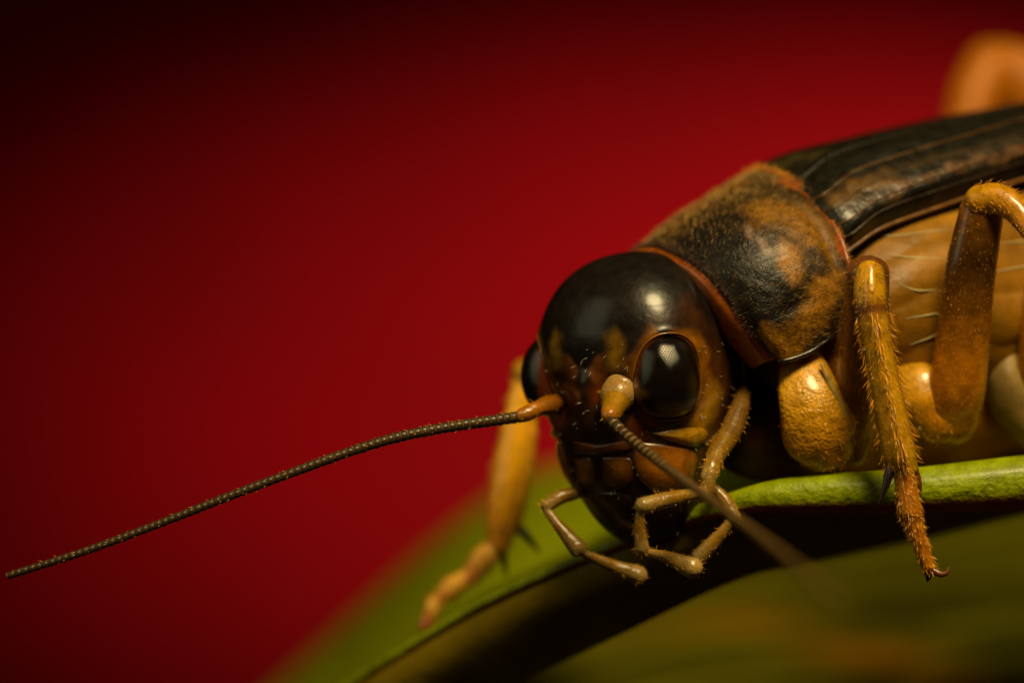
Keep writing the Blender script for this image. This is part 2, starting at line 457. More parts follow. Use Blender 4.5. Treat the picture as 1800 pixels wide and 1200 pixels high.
gp = [pick(*p) for p in crom([(1296, 590), (1303, 640), (1302, 680), (1288, 722), (1262, 756), (1238, 780)], 24)]
gp = [(h_, n_) for h_, n_ in gp if h_ is not None]
gpts = np.array([h_ + n_ * .01 for h_, n_ in gp]); gn = np.array([n_ for h_, n_ in gp])
GENA = (gpts, gn)
# ---- generic limb pieces
def limb(name, pts, rad, parent, mat, colfn, n=48, m=24, ratio=1.0, wob=0.0, px=True, capf=1.0, ridge=0.0, nridge=6):
    G, N = tube(pts, rad, n, m, ratio, wob=wob, px=px, capf=capf, ridge=ridge, nridge=nridge)
    V, F = tube_mesh(G)
    sl = np.repeat(np.linspace(0, 1, len(G)), m)
    col = colfn(sl, N.reshape(-1, 3)) if callable(colfn) else np.tile(colfn, (len(V), 1))
    o = build(name, V, F, M[mat], parent, col)
    o_data = (G, N)
    return o, G, N
def grad(*stops):
    xs = [s_[0] for s_ in stops]; cs = np.array([s_[1] for s_ in stops])
    return lambda sl, N: np.stack([np.interp(sl, xs, cs[:, k]) for k in range(3)], -1)
def add_setae(parent, G, N, count, length, radius, mat='seta', lean=0.9, mask=None, spread=0.25, out=0.7, name='setae'):
    """hairs leaning towards the far end of the limb"""
    T = nrm(np.gradient(G.mean(1), axis=0))[:, None, :] + 0 * G
    n, m = G.shape[:2]
    NT = np.concatenate([N, T], -1)
    w_ = np.ones((n, m)) if mask is None else mask
    p, q = sample_grid(G, NT, 1) if False else (None, None)
    du = np.linalg.norm(np.gradient(G, axis=0), axis=-1) * np.linalg.norm(np.gradient(G, axis=1), axis=-1)
    pr = (w_ * du).ravel(); pr = pr / pr.sum()
    idx = RNG.choice(n * m, count, p=pr)
    pos = G.reshape(-1, 3)[idx]; nn = N.reshape(-1, 3)[idx]; t3 = T.reshape(-1, 3)[idx]
    d = nn * out + t3 * lean + RNG.normal(size=pos.shape) * spread
    step = np.linalg.norm(G[n // 2, 0] - G[n // 2 - 1, 0])
    pos = pos + t3 * (RNG.uniform(-.5, .5, (count, 1)) * step) - nn * 0.015
    ln = length * RNG.uniform(0.55, 1.25, count)
    V, F = hairs(pos, d, ln, radius)
    return build(name, V, F, M[mat], parent, None, kind='stuff')

# ---- antennae
def unit_segment():
    prof = [(-0.52, 0.8), (-0.46, 0.9), (-0.34, 0.97), (-0.1, 1.0), (0.12, 1.0), (0.3, 0.98), (0.34, 0.94), (0.45, 0.92), (0.5, 0.82)]
    m = 14; V = []; col = []
    for z, r in prof:
        for j in range(m):
            t = 2 * math.pi * j / m; V.append((r * math.cos(t), r * math.sin(t), z))
            k = 1 if abs(z) > 0.36 else 0
            col.append(lin(124, 92, 40) if z > 0.33 else (lin(54, 41, 22)))
    F = grid_faces(len(prof), m, True).tolist()
    F.append(list(range(m))[::-1]); F.append([(len(prof) - 1) * m + j for j in range(m)])
    me = bpy.data.meshes.new('segment'); me.from_pydata(V, [], F)
    me.polygons.foreach_set('use_smooth', [True] * len(me.polygons))
    at = me.color_attributes.new('Col', 'FLOAT_COLOR', 'POINT')
    c_ = np.ones((len(V), 4), np.float32); c_[:, :3] = np.array(col); at.data.foreach_set('color', c_.ravel())
    me.materials.append(M['flag']); me.update(); return me
SEG = unit_segment()
def antenna(path, r0, r1, nseg, scape, scape_r, scape_col, hair=260):
    C = crom(np.array([P(*p) for p in path]), 600)
    L_ = np.concatenate([[0], np.cumsum(np.linalg.norm(np.diff(C, axis=0), axis=1))]); tot = L_[-1]
    # core strand inside the segments is the antenna's own mesh
    G, N = tube(C[::12], np.linspace(r0, r1, len(C[::12])) * K * 0.55, 80, 8, px=False)
    V, F = tube_mesh(G)
    an = build('antenna', V, F, M['flag'], cricket, np.tile(lin(90, 66, 32), (len(V), 1)))
    org = top_origin(cricket)
    for k in range(nseg):
        f0, f1 = k / nseg, (k + 1) / nseg
        p0 = np.array([np.interp(f0 * tot, L_, C[:, q]) for q in range(3)]); p1 = np.array([np.interp(f1 * tot, L_, C[:, q]) for q in range(3)])
        r = (r0 + (r1 - r0) * f0 ** 0.8) * K * (1 + 0.05 * random.uniform(-1, 1))
        o = bpy.data.objects.new('segment', SEG); SC.collection.objects.link(o); o.parent = an
        d = Vector(p1 - p0)
        q = d.to_track_quat('Z', 'Y')
        o.matrix_local = Matrix.LocRotScale(Vector(((p0 + p1) / 2 - org) * S), q, Vector((r * S, r * S, d.length * 1.0 * S)))
    R = np.linspace(r0, r1, 600) * K
    G, N = tube(C[::6], R[::6], 300, 16, px=False, caps=(False, False))
    add_setae(an, G, N, hair, 0.11, 0.0055, 'seta', lean=1.0, out=0.6)
    for (pp, rr, nm, cc) in zip(scape, scape_r, ('scape', 'pedicel'), scape_col):
        o, G, N = limb(nm, pp, rr, an, 'palp', grad(*cc), n=24, m=24, wob=.012)
        add_setae(an, G, N, 26, 0.13, 0.006, 'seta', lean=0.9)
    return an
yn = pick(1092, 682)[0][1]; yf = pick(978, 708)[0][1]
antenna([(908, 733, 0.75), (860, 740, .6), (780, 752, .45), (700, 768, .3), (620, 792, .2), (520, 828, .1), (400, 873, 0), (280, 920, 0), (150, 968, 0), (12, 1012, 0.1)],
        11.0, 6.6, 76,
        [[(985, 706, yf), (962, 712, (yf + 1) / 2), (940, 719, 1.0)], [(940, 720, 0.95), (925, 727, 0.85), (914, 731, 0.8)]], [[15, 17, 13], [14, 14, 12]],
        [[(0, ORANGE * .4), (0.5, AMBER * .5), (1, AMBER * .6)], [(0, AMBER * .8), (1, AMBER * .55)]], hair=170)
antenna([(1072, 738, -0.75), (1110, 772, -1.4), (1180, 828, -3.0), (1270, 893, -5.5), (1380, 975, -10.5), (1475, 1058, -16.5)],
        10.5, 5.0, 82,
        [[(1093, 684, yn + .1), (1087, 694, yn - .1)], [(1082, 706, yn - .3), (1072, 730, -.65)]], [[33, 32], [25, 16]],
        [[(0, lin(206, 166, 96) * .6), (1, lin(206, 160, 80) * .6)], [(0, YELLOW * .5), (.6, YELLOW * .55), (1, AMBER * .7)]], hair=120)

# ---- palps
pal = lambda d=0.0: grad((0, PALE * (.5 - d)), (0.5, YELLOW * (.45 - d)), (0.85, PALE * (.55 - d)), (1, PALE * (.8 - d)))
def palp(pieces, cf=pal(), hair=60, base=None):
    first = None
    for k, (pp, rr) in enumerate(pieces):
        o, G, N = limb('palp' if first is None else 'palp_segment', pp, np.array(rr) * np.linspace(.66, .98, len(rr)), first or cricket, 'palp', base if (base is not None and k == 0) else cf, n=32, m=20, wob=0.02)
        first = first or o
        add_setae(first, G, N, hair, 0.13, 0.0055, 'seta', lean=0.7)
    return first
palp([([(1308, 684, 1.6), (1301, 715, 1.2), (1284, 760, .7), (1258, 800, .15)], [15, 23, 23, 18]),
      ([(1262, 795, .1), (1252, 818, -.1), (1246, 838, -.25)], [17, 20, 15]),
      ([(1250, 832, -.4), (1242, 860, -.4), (1225, 868, -.5)], [13, 16, 10]),
      ([(1238, 864, -.5), (1185, 875, -.8), (1130, 888, -1.1)], [12, 16, 15]),
      ([(1127, 892, -1.1), (1124, 925, -1.05), (1128, 962, -1.0)], [9, 12, 13])], hair=80, base=grad((0, lin(92, 62, 16)), (.6, lin(112, 80, 22)), (1, YELLOW * .45)))
palp([([(1250, 850, 0.6), (1275, 880, .5), (1290, 908, .4)], [10, 15, 13]),
      ([(1290, 908, .4), (1262, 945, .5), (1230, 978, .6)], [11, 15, 16]),
      ([(1135, 968, .5), (1175, 980, .3), (1216, 997, .2)], [9, 14, 20])])
palp([([(1035, 862, 1.8), (990, 872, 1.6), (962, 887, 1.5)], [13, 16, 12]),
      ([(957, 890, 1.5), (985, 927, 1.3), (1015, 962, 1.2)], [10, 13, 17]),
      ([(1022, 970, 1.2), (1075, 993, 1.4), (1122, 1010, 1.5)], [10, 14, 17])], cf=pal(.1))

# ---- pronotum : control rows from the lower near edge up to the dorsal midline, mirrored over the body's midplane
Bb = nrm(np.array([0.80, 0.50, 0.28])); Bl = nrm(np.array([Bb[1], -Bb[0], 0])); Bl = nrm(Bl + np.array([0, 0, .16])); Bl = nrm(Bl - Bb * (Bl @ Bb)); Bu = np.cross(Bl, Bb)
def mirror_rows(rows):
    """rows: stations x points (near bottom ... midline) -> full surface control net"""
    out = []
    for r in rows:
        w_ = np.array([P(*p) for p in r]); mid = w_[-1]
        far = [p - 2 * Bl * ((p - mid) @ Bl) for p in w_[:-1]][::-1]
        out.append(np.vstack([w_, far]))
    return np.array(out)
def surf(ctrl, n, m):
    a_ = np.stack([crom(ctrl[:, j], n) for j in range(ctrl.shape[1])], 1)
    return np.stack([crom(a_[i], m) for i in range(n)], 0)
def shell(G, thick):
    N = grid_normals(G); n, m = G.shape[:2]
    if (N[n // 2, m // 2] @ Bu) < 0: N = -N; flip = True
    else: flip = False
    lo = G - N * thick
    V = np.concatenate([G.reshape(-1, 3), lo.reshape(-1, 3)]); f1 = grid_faces(n, m); f2 = f1[:, ::-1] + n * m
    if not flip: pass
    idx = np.concatenate([np.arange(m), (np.arange(1, n) * m + m - 1), ((n - 1) * m + np.arange(m - 2, -1, -1)), (np.arange(n - 2, 0, -1) * m)])
    e_ = np.stack([idx, np.roll(idx, -1), np.roll(idx, -1) + n * m, idx + n * m], -1)[:, ::-1]
    return V, np.concatenate([f1, f2, e_]), N
rows = [
    [(1362, 629, .75), (1318, 578, .45), (1282, 528, .45), (1240, 478, .75), (1190, 446, 1.4), (1134, 432, 2.5)],
    [(1378, 634, .6), (1352, 572, .25), (1322, 500, .3), (1285, 440, .7), (1234, 404, 1.6), (1181, 401, 2.9)],
    [(1425, 618, .75), (1415, 545, .35), (1395, 465, .45), (1355, 394, 1.0), (1300, 352, 2.1), (1242, 352, 3.5)],
    [(1468, 585, 1.1), (1472, 520, .8), (1462, 455, .9), (1425, 380, 1.4), (1368, 327, 2.5), (1295, 316, 4.0)],
    [(1478, 560, 1.4), (1492, 505, 1.1), (1489, 455, 1.2), (1460, 385, 1.7), (1402, 324, 2.8), (1325, 300, 4.4)]]
PG = surf(mirror_rows(rows), 150, 260)
PN = shell(PG, 0.1)[2]
_t = BVHTree.FromPolygons([tuple(v) for v in PG.reshape(-1, 3)], grid_faces(150, 260).tolist())
def _dent(pixs, r, amt):
    global PG
    pts = [h for h in (pick(p[0], p[1], _t)[0] for p in pixs) if h is not None]
    half_ = PG[:, :131].reshape(-1, 3)
    d = (amt * np.exp(-(stroke_dist(half_, pts) / r) ** 2)).reshape(150, 131)
    d = np.concatenate([d, d[:, :129][:, ::-1]], 1)
    PG = PG + PN * d[..., None]
_dent([(1390, 540), (1420, 520)], .3, -.08)
_dent([(1300, 330), (1380, 345), (1440, 400), (1468, 460)], .16, -.07)
PG = PG + PN * (0.010 * np.sin(PG[..., 0:1] * 7 + 2 * np.sin(PG[..., 2:3] * 5)) * np.sin(PG[..., 2:3] * 8 + PG[..., 1:2] * 5))
PV, PF, PN = shell(PG, 0.10)
near = PG[:, :131].reshape(-1, 3)
ptree = BVHTree.FromPolygons([tuple(v) for v in PG.reshape(-1, 3)], grid_faces(150, 260).tolist())
pc = np.tile(lin(54, 38, 16), (len(near), 1))
def pstroke(pixs, r, color, alpha=1, soft=0.6):
    global pc
    pts = [h for h in (pick(p[0], p[1], ptree)[0] for p in pixs) if h is not None]
    if pts: pc = paint(pc, near, pts, r, color, alpha, soft)
pstroke([(1210, 430), (1270, 440), (1320, 480), (1355, 520), (1330, 560)], .62, BLACK * 1.2, 1, .4)
pstroke([(1260, 385), (1300, 385)], .22, BLACK, .9)
pstroke([(1380, 540), (1400, 545)], .35, BLACK * 1.2, .9)
pstroke([(1350, 370), (1400, 380), (1440, 430)], .5, lin(196, 132, 26) * .42, .8)
pstroke([(1380, 440), (1392, 475)], .24, lin(196, 132, 26) * .55, .85)
pstroke([(1395, 600), (1430, 560), (1462, 500)], .36, lin(196, 132, 26) * .55, .85)
pstroke([(1360, 600), (1390, 615)], .3, lin(196, 132, 26) * .65, .9)
pstroke([(1310, 400), (1345, 450)], .12, lin(140, 115, 100), .6)  # grey highlight along the crease, painted into the colour
pstroke([(1430, 450), (1445, 470)], .25, BLACK * 1.6, .8)
pstroke([(1180, 400), (1230, 350), (1300, 320)], .25, AMBER * .45, .6)
pstroke([(1300, 312), (1370, 318), (1430, 350), (1468, 400), (1488, 450)], .13, ORANGE * .9, .9)
pc = pc * (1 + RNG.normal(size=(len(pc), 1)) * 0.05)
full = pc.reshape(150, 131, 3)
full = np.concatenate([full, full[:, :129][:, ::-1]], 1).reshape(-1, 3)
pron = build('pronotum', PV, PF, M['pron'], cricket, np.concatenate([full, full * .5]))
# hairs over the pronotum : short, golden, combed backwards
def pron_hairs(count, length, radius, mat, maskfn, back=0.8, out=0.5, spread=.35):
    n, m = PG.shape[:2]; mk = maskfn(np.linspace(0, 1, n)[:, None], np.linspace(0, 1, m)[None, :]) + np.zeros((n, m))
    du = np.linalg.norm(np.gradient(PG, axis=0), axis=-1) * np.linalg.norm(np.gradient(PG, axis=1), axis=-1)
    pr = (mk * du).ravel(); pr /= pr.sum(); idx = RNG.choice(n * m, count, p=pr)
    pos = PG.reshape(-1, 3)[idx]; nn = PN.reshape(-1, 3)[idx]
    tb = nrm(np.gradient(PG, axis=0)).reshape(-1, 3)[idx]
    jit = RNG.normal(size=pos.shape) * .015; jit -= nn * (jit * nn).sum(1, keepdims=True)
    d = nn * out + tb * back + RNG.normal(size=pos.shape) * spread
    V, F = hairs(pos + jit - nn * .01, d, length * RNG.uniform(.5, 1.3, count), radius)
    build('setae', V, F, M[mat], pron, None, kind='stuff')
pron_hairs(4600, .13, .0038, 'seta_gold', lambda s_, t: .35 + .65 * smooth(.25, .6, s_) + .5 * smooth(.3, .45, t) * smooth(.7, .55, t))
pron_hairs(1600, .14, .004, 'seta_dark', lambda s_, t: 1.0 + 0 * s_ * t, out=.8)
pron_hairs(900, .20, .006, 'seta_dark', lambda s_, t: (s_ < .05) * 1.0, back=-.6, out=.6)
pron_hairs(700, .18, .006, 'seta', lambda s_, t: (s_ > .96) * 1.0, back=.6, out=.6)
# black rolled rim of the lateral lobe, near and far
for sgn in (0, 1):
    j = 0 if sgn == 0 else -1
    edge = np.vstack([PG[30:140, j]])
    G, N = tube(edge[::6], np.full(len(edge[::6]), .055), 60, 10, px=False)
    V, F = tube_mesh(G); build('lobe_rim', V, F, M['black'], pron)
edge = PG[-1, 8:252:6]
G, N = tube(edge, np.full(len(edge), .05), 120, 10, px=False); V, F = tube_mesh(G)
build('hind_rim', V, F, M['amber'], pron, np.tile(ORANGE * .8, (len(V), 1)))
# smooth orange collar between head and pronotum
shift = lambda r, dx, dy, dd: [(p[0] + dx, p[1] + dy, p[2] + dd) for p in r]
col_rows = [shift(rows[0], -40, 20, .55), shift(rows[0], -22, 10, .2), shift(rows[0], -10, 5, .10), shift(rows[0], 6, 0, .14), shift(rows[0], 30, -8, .55)]
CG = surf(mirror_rows(col_rows), 30, 160)
CG = CG + 0
V, F, N_ = shell(CG, 0.08)
build('neck_collar', V, F, M['amber'], cricket, np.tile(lin(150, 76, 12), (len(V), 1)))

# ---- forewings
wr = [
    [(1435, 455, 2.0), (1446, 425, 1.8), (1436, 395, 1.9), (1405, 362, 2.3), (1352, 335, 3.3), (1275, 325, 4.9)],
    [(1480, 450, 1.75), (1492, 415, 1.5), (1484, 385, 1.5), (1452, 350, 1.9), (1400, 318, 2.9), (1318, 306, 4.6)],
    [(1545, 408, 2.1), (1550, 372, 1.9), (1545, 345, 1.95), (1510, 308, 2.4), (1462, 272, 3.3), (1375, 272, 5.2)],
    [(1640, 372, 2.7), (1642, 338, 2.5), (1638, 308, 2.55), (1602, 275, 3.0), (1555, 242, 3.9), (1470, 248, 6.0)],
    [(1740, 338, 3.4), (1742, 305, 3.2), (1735, 275, 3.25), (1700, 245, 3.7), (1652, 217, 4.7), (1570, 225, 6.9)],
    [(1860, 302, 4.3), (1860, 270, 4.1), (1850, 240, 4.15), (1812, 212, 4.6), (1765, 192, 5.6), (1680, 203, 7.9)],
    [(2100, 240, 6.1), (2100, 205, 5.9), (2085, 178, 5.95), (2045, 155, 6.4), (1998, 145, 7.3), (1900, 165, 9.8)],
    [(2380, 190, 8.3), (2380, 165, 8.1), (2365, 140, 8.2), (2330, 120, 8.6), (2290, 112, 9.3), (2200, 130, 11.6)]]
WG = surf(mirror_rows(wr), 200, 200)
WV, WF, WN = shell(WG, 0.07)
wnear = WG[:, :101].reshape(-1, 3)
wtree = BVHTree.FromPolygons([tuple(v) for v in WG.reshape(-1, 3)], grid_faces(200, 200).tolist())
wc = np.tile(lin(20, 18, 9), (len(wnear), 1))
def wstroke(pixs, r, color, alpha=1, soft=0.6):
    global wc
    pts = [h for h in (pick(p[0], p[1], wtree)[0] for p in pixs) if h is not None]
    if pts: wc = paint(wc, wnear, pts, r, color, alpha, soft)
wstroke([(1470, 345), (1520, 325), (1560, 310)], .26, lin(104, 72, 30), .7)
wstroke([(1540, 310), (1620, 285), (1700, 268), (1790, 245)], .14, lin(52, 38, 18), .7)
wstroke([(1560, 335), (1650, 305), (1720, 282), (1800, 262)], .13, lin(92, 58, 18), .75)
wstroke([(1500, 365), (1580, 342)], .10, lin(70, 46, 20), .7)
wstroke([(1500, 385), (1600, 358), (1700, 322), (1800, 290)], .2, BLACK * .6, .95)
wstroke([(1360, 290), (1420, 275)], .35, lin(58, 50, 18), .8)
wfull = wc.reshape(200, 101, 3); wfull = np.concatenate([wfull, wfull[:, :99][:, ::-1]], 1).reshape(-1, 3)
wing = build('forewing', WV, WF, M['wing'], cricket, np.concatenate([wfull, wfull * .5]))
for frac, rad_, cc in ((.02, .045, lin(120, 78, 30)), (.11, .02, lin(50, 34, 18)), (.19, .024, lin(95, 62, 28)), (.26, .02, lin(70, 50, 26)), (.32, .024, lin(92, 62, 24)), (.40, .02, lin(42, 36, 22)),
                       (.81, .035, lin(95, 62, 28)), (.68, .035, lin(92, 62, 24)), (.98, .045, lin(120, 78, 30))):
    j = int(frac * 199)
    path = WG[6:198:8, j] + WN[6:198:8, j] * .01
    G, N = tube(path, np.linspace(rad_, rad_ * .7, len(path)), 120, 8, px=False); V, F = tube_mesh(G)
    build('wing_vein', V, F, M['wing'], wing, np.tile(cc, (len(V), 1)))

# ---- thorax and abdomen
G, N = tube([(1300, 560, 3.6), (1380, 580, 3.3), (1500, 560, 3.6), (1640, 535, 4.4), (1800, 500, 5.6), (2050, 460, 7.5), (2350, 360, 10.5)],
            [90, 130, 185, 205, 210, 200, 100], 160, 220, .95)
pg = PX(G); sx = np.linspace(0, 1, len(G))[:, None]
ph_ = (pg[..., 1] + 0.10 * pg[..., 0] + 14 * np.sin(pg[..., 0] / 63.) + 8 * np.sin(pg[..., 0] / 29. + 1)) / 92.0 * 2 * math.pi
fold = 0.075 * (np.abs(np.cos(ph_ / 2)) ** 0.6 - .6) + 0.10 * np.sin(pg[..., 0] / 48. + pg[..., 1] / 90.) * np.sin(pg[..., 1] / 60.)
G = G + N * fold[..., None]
V, F = tube_mesh(G); sl = np.repeat(np.linspace(0, 1, len(G)), 220)
cst = grad((0, DKBROWN * .4), (.12, DKBROWN * .7), (.2, lin(208, 140, 20) * .36), (.5, lin(216, 152, 30) * .44), (1, BROWN))(sl, None)
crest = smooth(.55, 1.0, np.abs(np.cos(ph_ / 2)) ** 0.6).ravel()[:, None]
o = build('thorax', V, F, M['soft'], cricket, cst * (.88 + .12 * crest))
thorax = o
fold_tree = BVHTree.FromPolygons([tuple(v) for v in G.reshape(-1, 3)], grid_faces(G.shape[0], G.shape[1], True).tolist())
for pix in ([(1505, 412), (1560, 416), (1610, 411), (1665, 404)], [(1560, 448), (1600, 453), (1655, 455)], [(1575, 497), (1610, 510), (1645, 510)], [(1590, 560), (1640, 552), (1680, 548)], [(1600, 605), (1640, 590), (1660, 575)], [(1745, 430), (1790, 425), (1830, 420)], [(1740, 480), (1790, 470), (1830, 468)]):
    pts = [pick(p[0], p[1], fold_tree) for p in pix]; pts = [h + n_ * .015 for h, n_ in pts if h is not None]
    if len(pts) < 3: continue
    g, n_ = tube(np.array(pts), np.array([.004] + [.016] * (len(pts) - 2) + [.008]), 30, 8, px=False); V, F = tube_mesh(g)
    build('membrane_fold', V, F, M['soft'], thorax, np.tile(CREAM * .9, (len(V), 1)))
limb('sternum', [(1270, 680, 3.4), (1330, 745, 3.2), (1450, 740, 3.4), (1650, 720, 4.2), (1850, 690, 5.6)], [75, 100, 95, 105, 105], thorax, 'soft',
     grad((0, DKBROWN * .3), (.25, DKBROWN * .5), (.5, AMBER * .6), (1, AMBER * .6)), n=80, m=40)

# ---- legs
leg_col = grad((0, AMBER * .75), (.5, AMBER * .9), (1, YELLOW * .75))
def taper_spur(name, pts, rad, parent, mat='black', colr=None):
    G, N = tube(pts, rad, 20, 10); V, F = tube_mesh(G)
    return build(name, V, F, M[mat], parent, None if colr is None else np.tile(colr, (len(V), 1)))
# near front leg
fl, G, N = limb('front_leg', [(1498, 792, 2.0), (1505, 740, 1.6), (1512, 640, .9), (1522, 540, .35), (1525, 480, .05)], [34, 42, 44, 40, 39], cricket, 'amber',
                grad((0, AMBER * .6), (.5, AMBER * .65), (1, BROWN * .9)), n=60, m=32, ratio=.8, capf=.8, ridge=.03, nridge=5)
add_setae(fl, G, N, 1500, .11, .0035, 'seta', lean=-.7, out=.5)
add_setae(fl, G, N, 260, .16, .006, 'seta_dark', lean=-.4, out=.8)
cx, G, N = limb('coxa', [(1402, 600, 1.7), (1412, 650, 1.2), (1424, 705, .95), (1442, 762, 1.0), (1460, 802, 1.2)], [32, 44, 60, 64, 46], fl, 'coxa',
                grad((0, AMBER * .9), (.4, YELLOW * 1.0), (1, AMBER * .9)), n=60, m=48, ratio=.6, wob=.03, capf=.5)
taper_pts = [(1444, 640, .75), (1462, 680, .7), (1482, 725, .75), (1502, 778, .9)]
Gr, Nr = tube(taper_pts, [3, 6, 6, 3], 24, 10); Vr, Fr = tube_mesh(Gr); build('coxa_ridge', Vr, Fr, M['amber'], fl, np.tile(PALE * .7, (len(Vr), 1)))
add_setae(fl, G, N, 260, .13, .006, 'seta', lean=.8, mask=np.tile(np.linspace(0, 1, len(G))[:, None] ** 4, (1, 48)))
limb('pleuron', [(1440, 560, 2.2), (1470, 640, 1.9), (1492, 720, 1.9), (1500, 780, 2.1)], [45, 44, 38, 26], fl, 'soft', grad((0, AMBER * .4), (.5, AMBER * .75), (1, AMBER * .6)), n=40, m=28, wob=.03)
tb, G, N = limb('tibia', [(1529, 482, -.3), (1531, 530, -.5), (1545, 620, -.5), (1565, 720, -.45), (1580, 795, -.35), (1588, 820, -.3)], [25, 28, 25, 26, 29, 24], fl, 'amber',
                lambda sl, Nn: grad((0, YELLOW * .9), (.22, YELLOW * .9), (.27, BROWN), (.32, YELLOW * .95), (1, YELLOW * .85))(sl, Nn) * (.42 + .58 * smooth(.15, .75, -Nn[:, 1] + .25 * Nn[:, 2]))[:, None], n=80, m=40, ridge=.08, nridge=4)  # translucent look put into the colour: lighter facing the camera, darker at the edges
row_ = (np.minimum(np.mod(np.arange(40), 10), 10 - np.mod(np.arange(40), 10)) <= 1)[None, :] * 1.0
add_setae(fl, G, N, 950, .14, .0055, 'seta', lean=1.0, out=.5, spread=.35)
add_setae(fl, G, N, 420, .30, .010, 'seta', lean=1.0, out=.7, spread=.2, mask=(np.linspace(0, 1, len(G))[:, None] > .28) * row_)
add_setae(fl, G, N, 160, .2, .007, 'seta_dark', lean=.6, out=.9, mask=np.tile((np.linspace(0, 1, len(G))[:, None] < .4) * 1.0, (1, 40)))
for pts, rr in (([(1586, 815, -.3), (1592, 850, -.35), (1600, 898, -.4)], [19, 19, 22]), ([(1600, 896, -.4), (1606, 925, -.4)], [19, 16]),
                ([(1606, 922, -.4), (1618, 955, -.4), (1632, 995, -.4)], [16, 14, 12])):
    o, G, N = limb('tarsus_segment', pts, rr, fl, 'amber', grad((0, AMBER * .75), (1, AMBER * .85)), n=28, m=20)
    add_setae(fl, G, N, 260, .17, .008, 'seta', lean=1.0, out=.6)
taper_spur('claw', [(1634, 998, -.4), (1652, 1008, -.5), (1664, 1006, -.55), (1668, 996, -.55)], [7, 6, 4, 1], fl, 'amber', BROWN)
taper_spur('claw', [(1630, 1000, -.4), (1632, 1012, -.35), (1630, 1021, -.3)], [7, 6, 1.5], fl)
taper_spur('spur', [(1566, 815, -.35), (1558, 850, -.5), (1545, 886, -.55)], [9, 7, 1], fl)
taper_spur('spur', [(1608, 826, -.2), (1616, 850, -.2), (1618, 872, -.2)], [7, 5, 1], fl, 'amber', BROWN)
# near middle leg
ml, G, N = limb('middle_leg', [(1672, 735, 2.0), (1682, 680, 1.6), (1692, 600, 1.3), (1705, 480, 1.0), (1725, 375, .8)], [52, 52, 48, 46, 40], cricket, 'amber',
                lambda sl, Nn: np.where(((sl > .55) & (sl < .8))[:, None] & (Nn[:, :1] > -.2), DKBROWN * .8, AMBER * .7) if False else
                np.stack([np.interp(sl, [0, .45, .62, .75, .88, 1], (AMBER * .8)[k] * np.array([1.5, 1.25, .4, .1, .28, .9])) for k in range(3)], -1), n=70, m=36, ratio=.8)
add_setae(ml, G, N, 2400, .11, .0035, 'seta', lean=-.8, out=.35)
o, G, N = limb('coxa', [(1575, 660, 2.4), (1610, 690, 2.0), (1650, 735, 1.9)], [40, 58, 46], ml, 'amber', grad((0, YELLOW * .7), (.5, YELLOW * .95), (1, AMBER)), n=40, m=32, ratio=.8, wob=.02)
add_setae(ml, G, N, 200, .14, .006, 'seta', lean=.6, mask=np.tile(np.linspace(0, 1, len(G))[:, None] ** 3, (1, 32)))
o, G, N = limb('tibia', [(1722, 352, .6), (1755, 350, .4), (1795, 378, .1), (1850, 460, -.4), (1940, 640, -1.2)], [27, 27, 24, 23, 22], ml, 'amber', grad((0, YELLOW * .8), (1, AMBER)), n=60, m=28)
add_setae(ml, G, N, 900, .16, .0065, 'seta', lean=.9, out=.6)
# near hind leg, mostly outside the frame
hl, G, N = limb('hind_leg', [(1835, 760, 3.2), (1850, 640, 2.8), (1890, 480, 2.6), (1990, 250, 2.6), (2120, 20, 2.8)], [48, 66, 80, 74, 45], cricket, 'amber', leg_col, n=60, m=32, ratio=.7)
limb('coxa', [(1760, 620, 3.4), (1775, 680, 3.1), (1810, 740, 3.2)], [35, 48, 46], hl, 'soft', grad((0, PALE * .6), (1, PALE * .5)), n=30, m=28, wob=.03)
limb('tibia', [(2120, 20, 2.8), (2160, 300, 2.0), (2210, 700, 1.2)], [34, 26, 24], hl, 'amber', leg_col, n=40, m=20)
# far hind leg : knee stands up behind the wings
hl2, G, N = limb('hind_leg', [(2150, 520, 21), (2000, 330, 21), (1860, 190, 21), (1775, 130, 21), (1742, 118, 21)], [120, 105, 82, 66, 56], cricket, 'soft', grad((0, lin(186, 108, 10)), (1, lin(190, 112, 12))), n=50, m=28, ratio=.6)
limb('tibia', [(1742, 120, 21), (1712, 180, 20.6), (1690, 300, 20), (1650, 520, 19), (1600, 700, 18)], [58, 54, 46, 36, 30], hl2, 'soft', grad((0, lin(190, 112, 12)), (1, lin(186, 108, 10))), n=40, m=20)
# far front leg, out of focus beside the face
ff, G, N = limb('front_leg', [(1130, 800, 5.0), (1050, 760, 5.8), (970, 690, 6.4), (925, 655, 6.6)], [40, 42, 36, 28], cricket, 'amber', leg_col, n=40, m=24)
o, G, N = limb('tibia', [(922, 660, 6.6), (915, 735, 6.6), (903, 820, 6.6), (890, 890, 6.6), (876, 955, 6.6)], [21, 32, 37, 35, 23], ff, 'amber', grad((0, lin(252, 186, 16)), (1, lin(248, 168, 10))), n=50, m=24, ridge=.05)
add_setae(ff, G, N, 500, .25, .010, 'seta', lean=1.0, out=.6)
for pts, rr in (([(876, 955, 6.6), (852, 980, 6.6), (828, 1012, 6.6)], [15, 24, 18]), ([(828, 1008, 6.6), (798, 1030, 6.6), (775, 1050, 6.6)], [13, 20, 14]),
                ([(778, 1045, 6.6), (762, 1065, 6.6), (752, 1090, 6.6)], [10, 14, 8])):
    o, G, N = limb('tarsus_segment', pts, rr, ff, 'amber', grad((0, lin(250, 170, 24)), (.5, lin(250, 190, 70)), (1, lin(220, 110, 6))), n=24, m=18)
    add_setae(ff, G, N, 120, .2, .009, 'seta', lean=1.0, out=.6)
taper_spur('claw', [(754, 1082, 6.6), (742, 1096, 6.4), (738, 1112, 6.4)], [7, 5, 1.5], ff, 'amber', ORANGE)
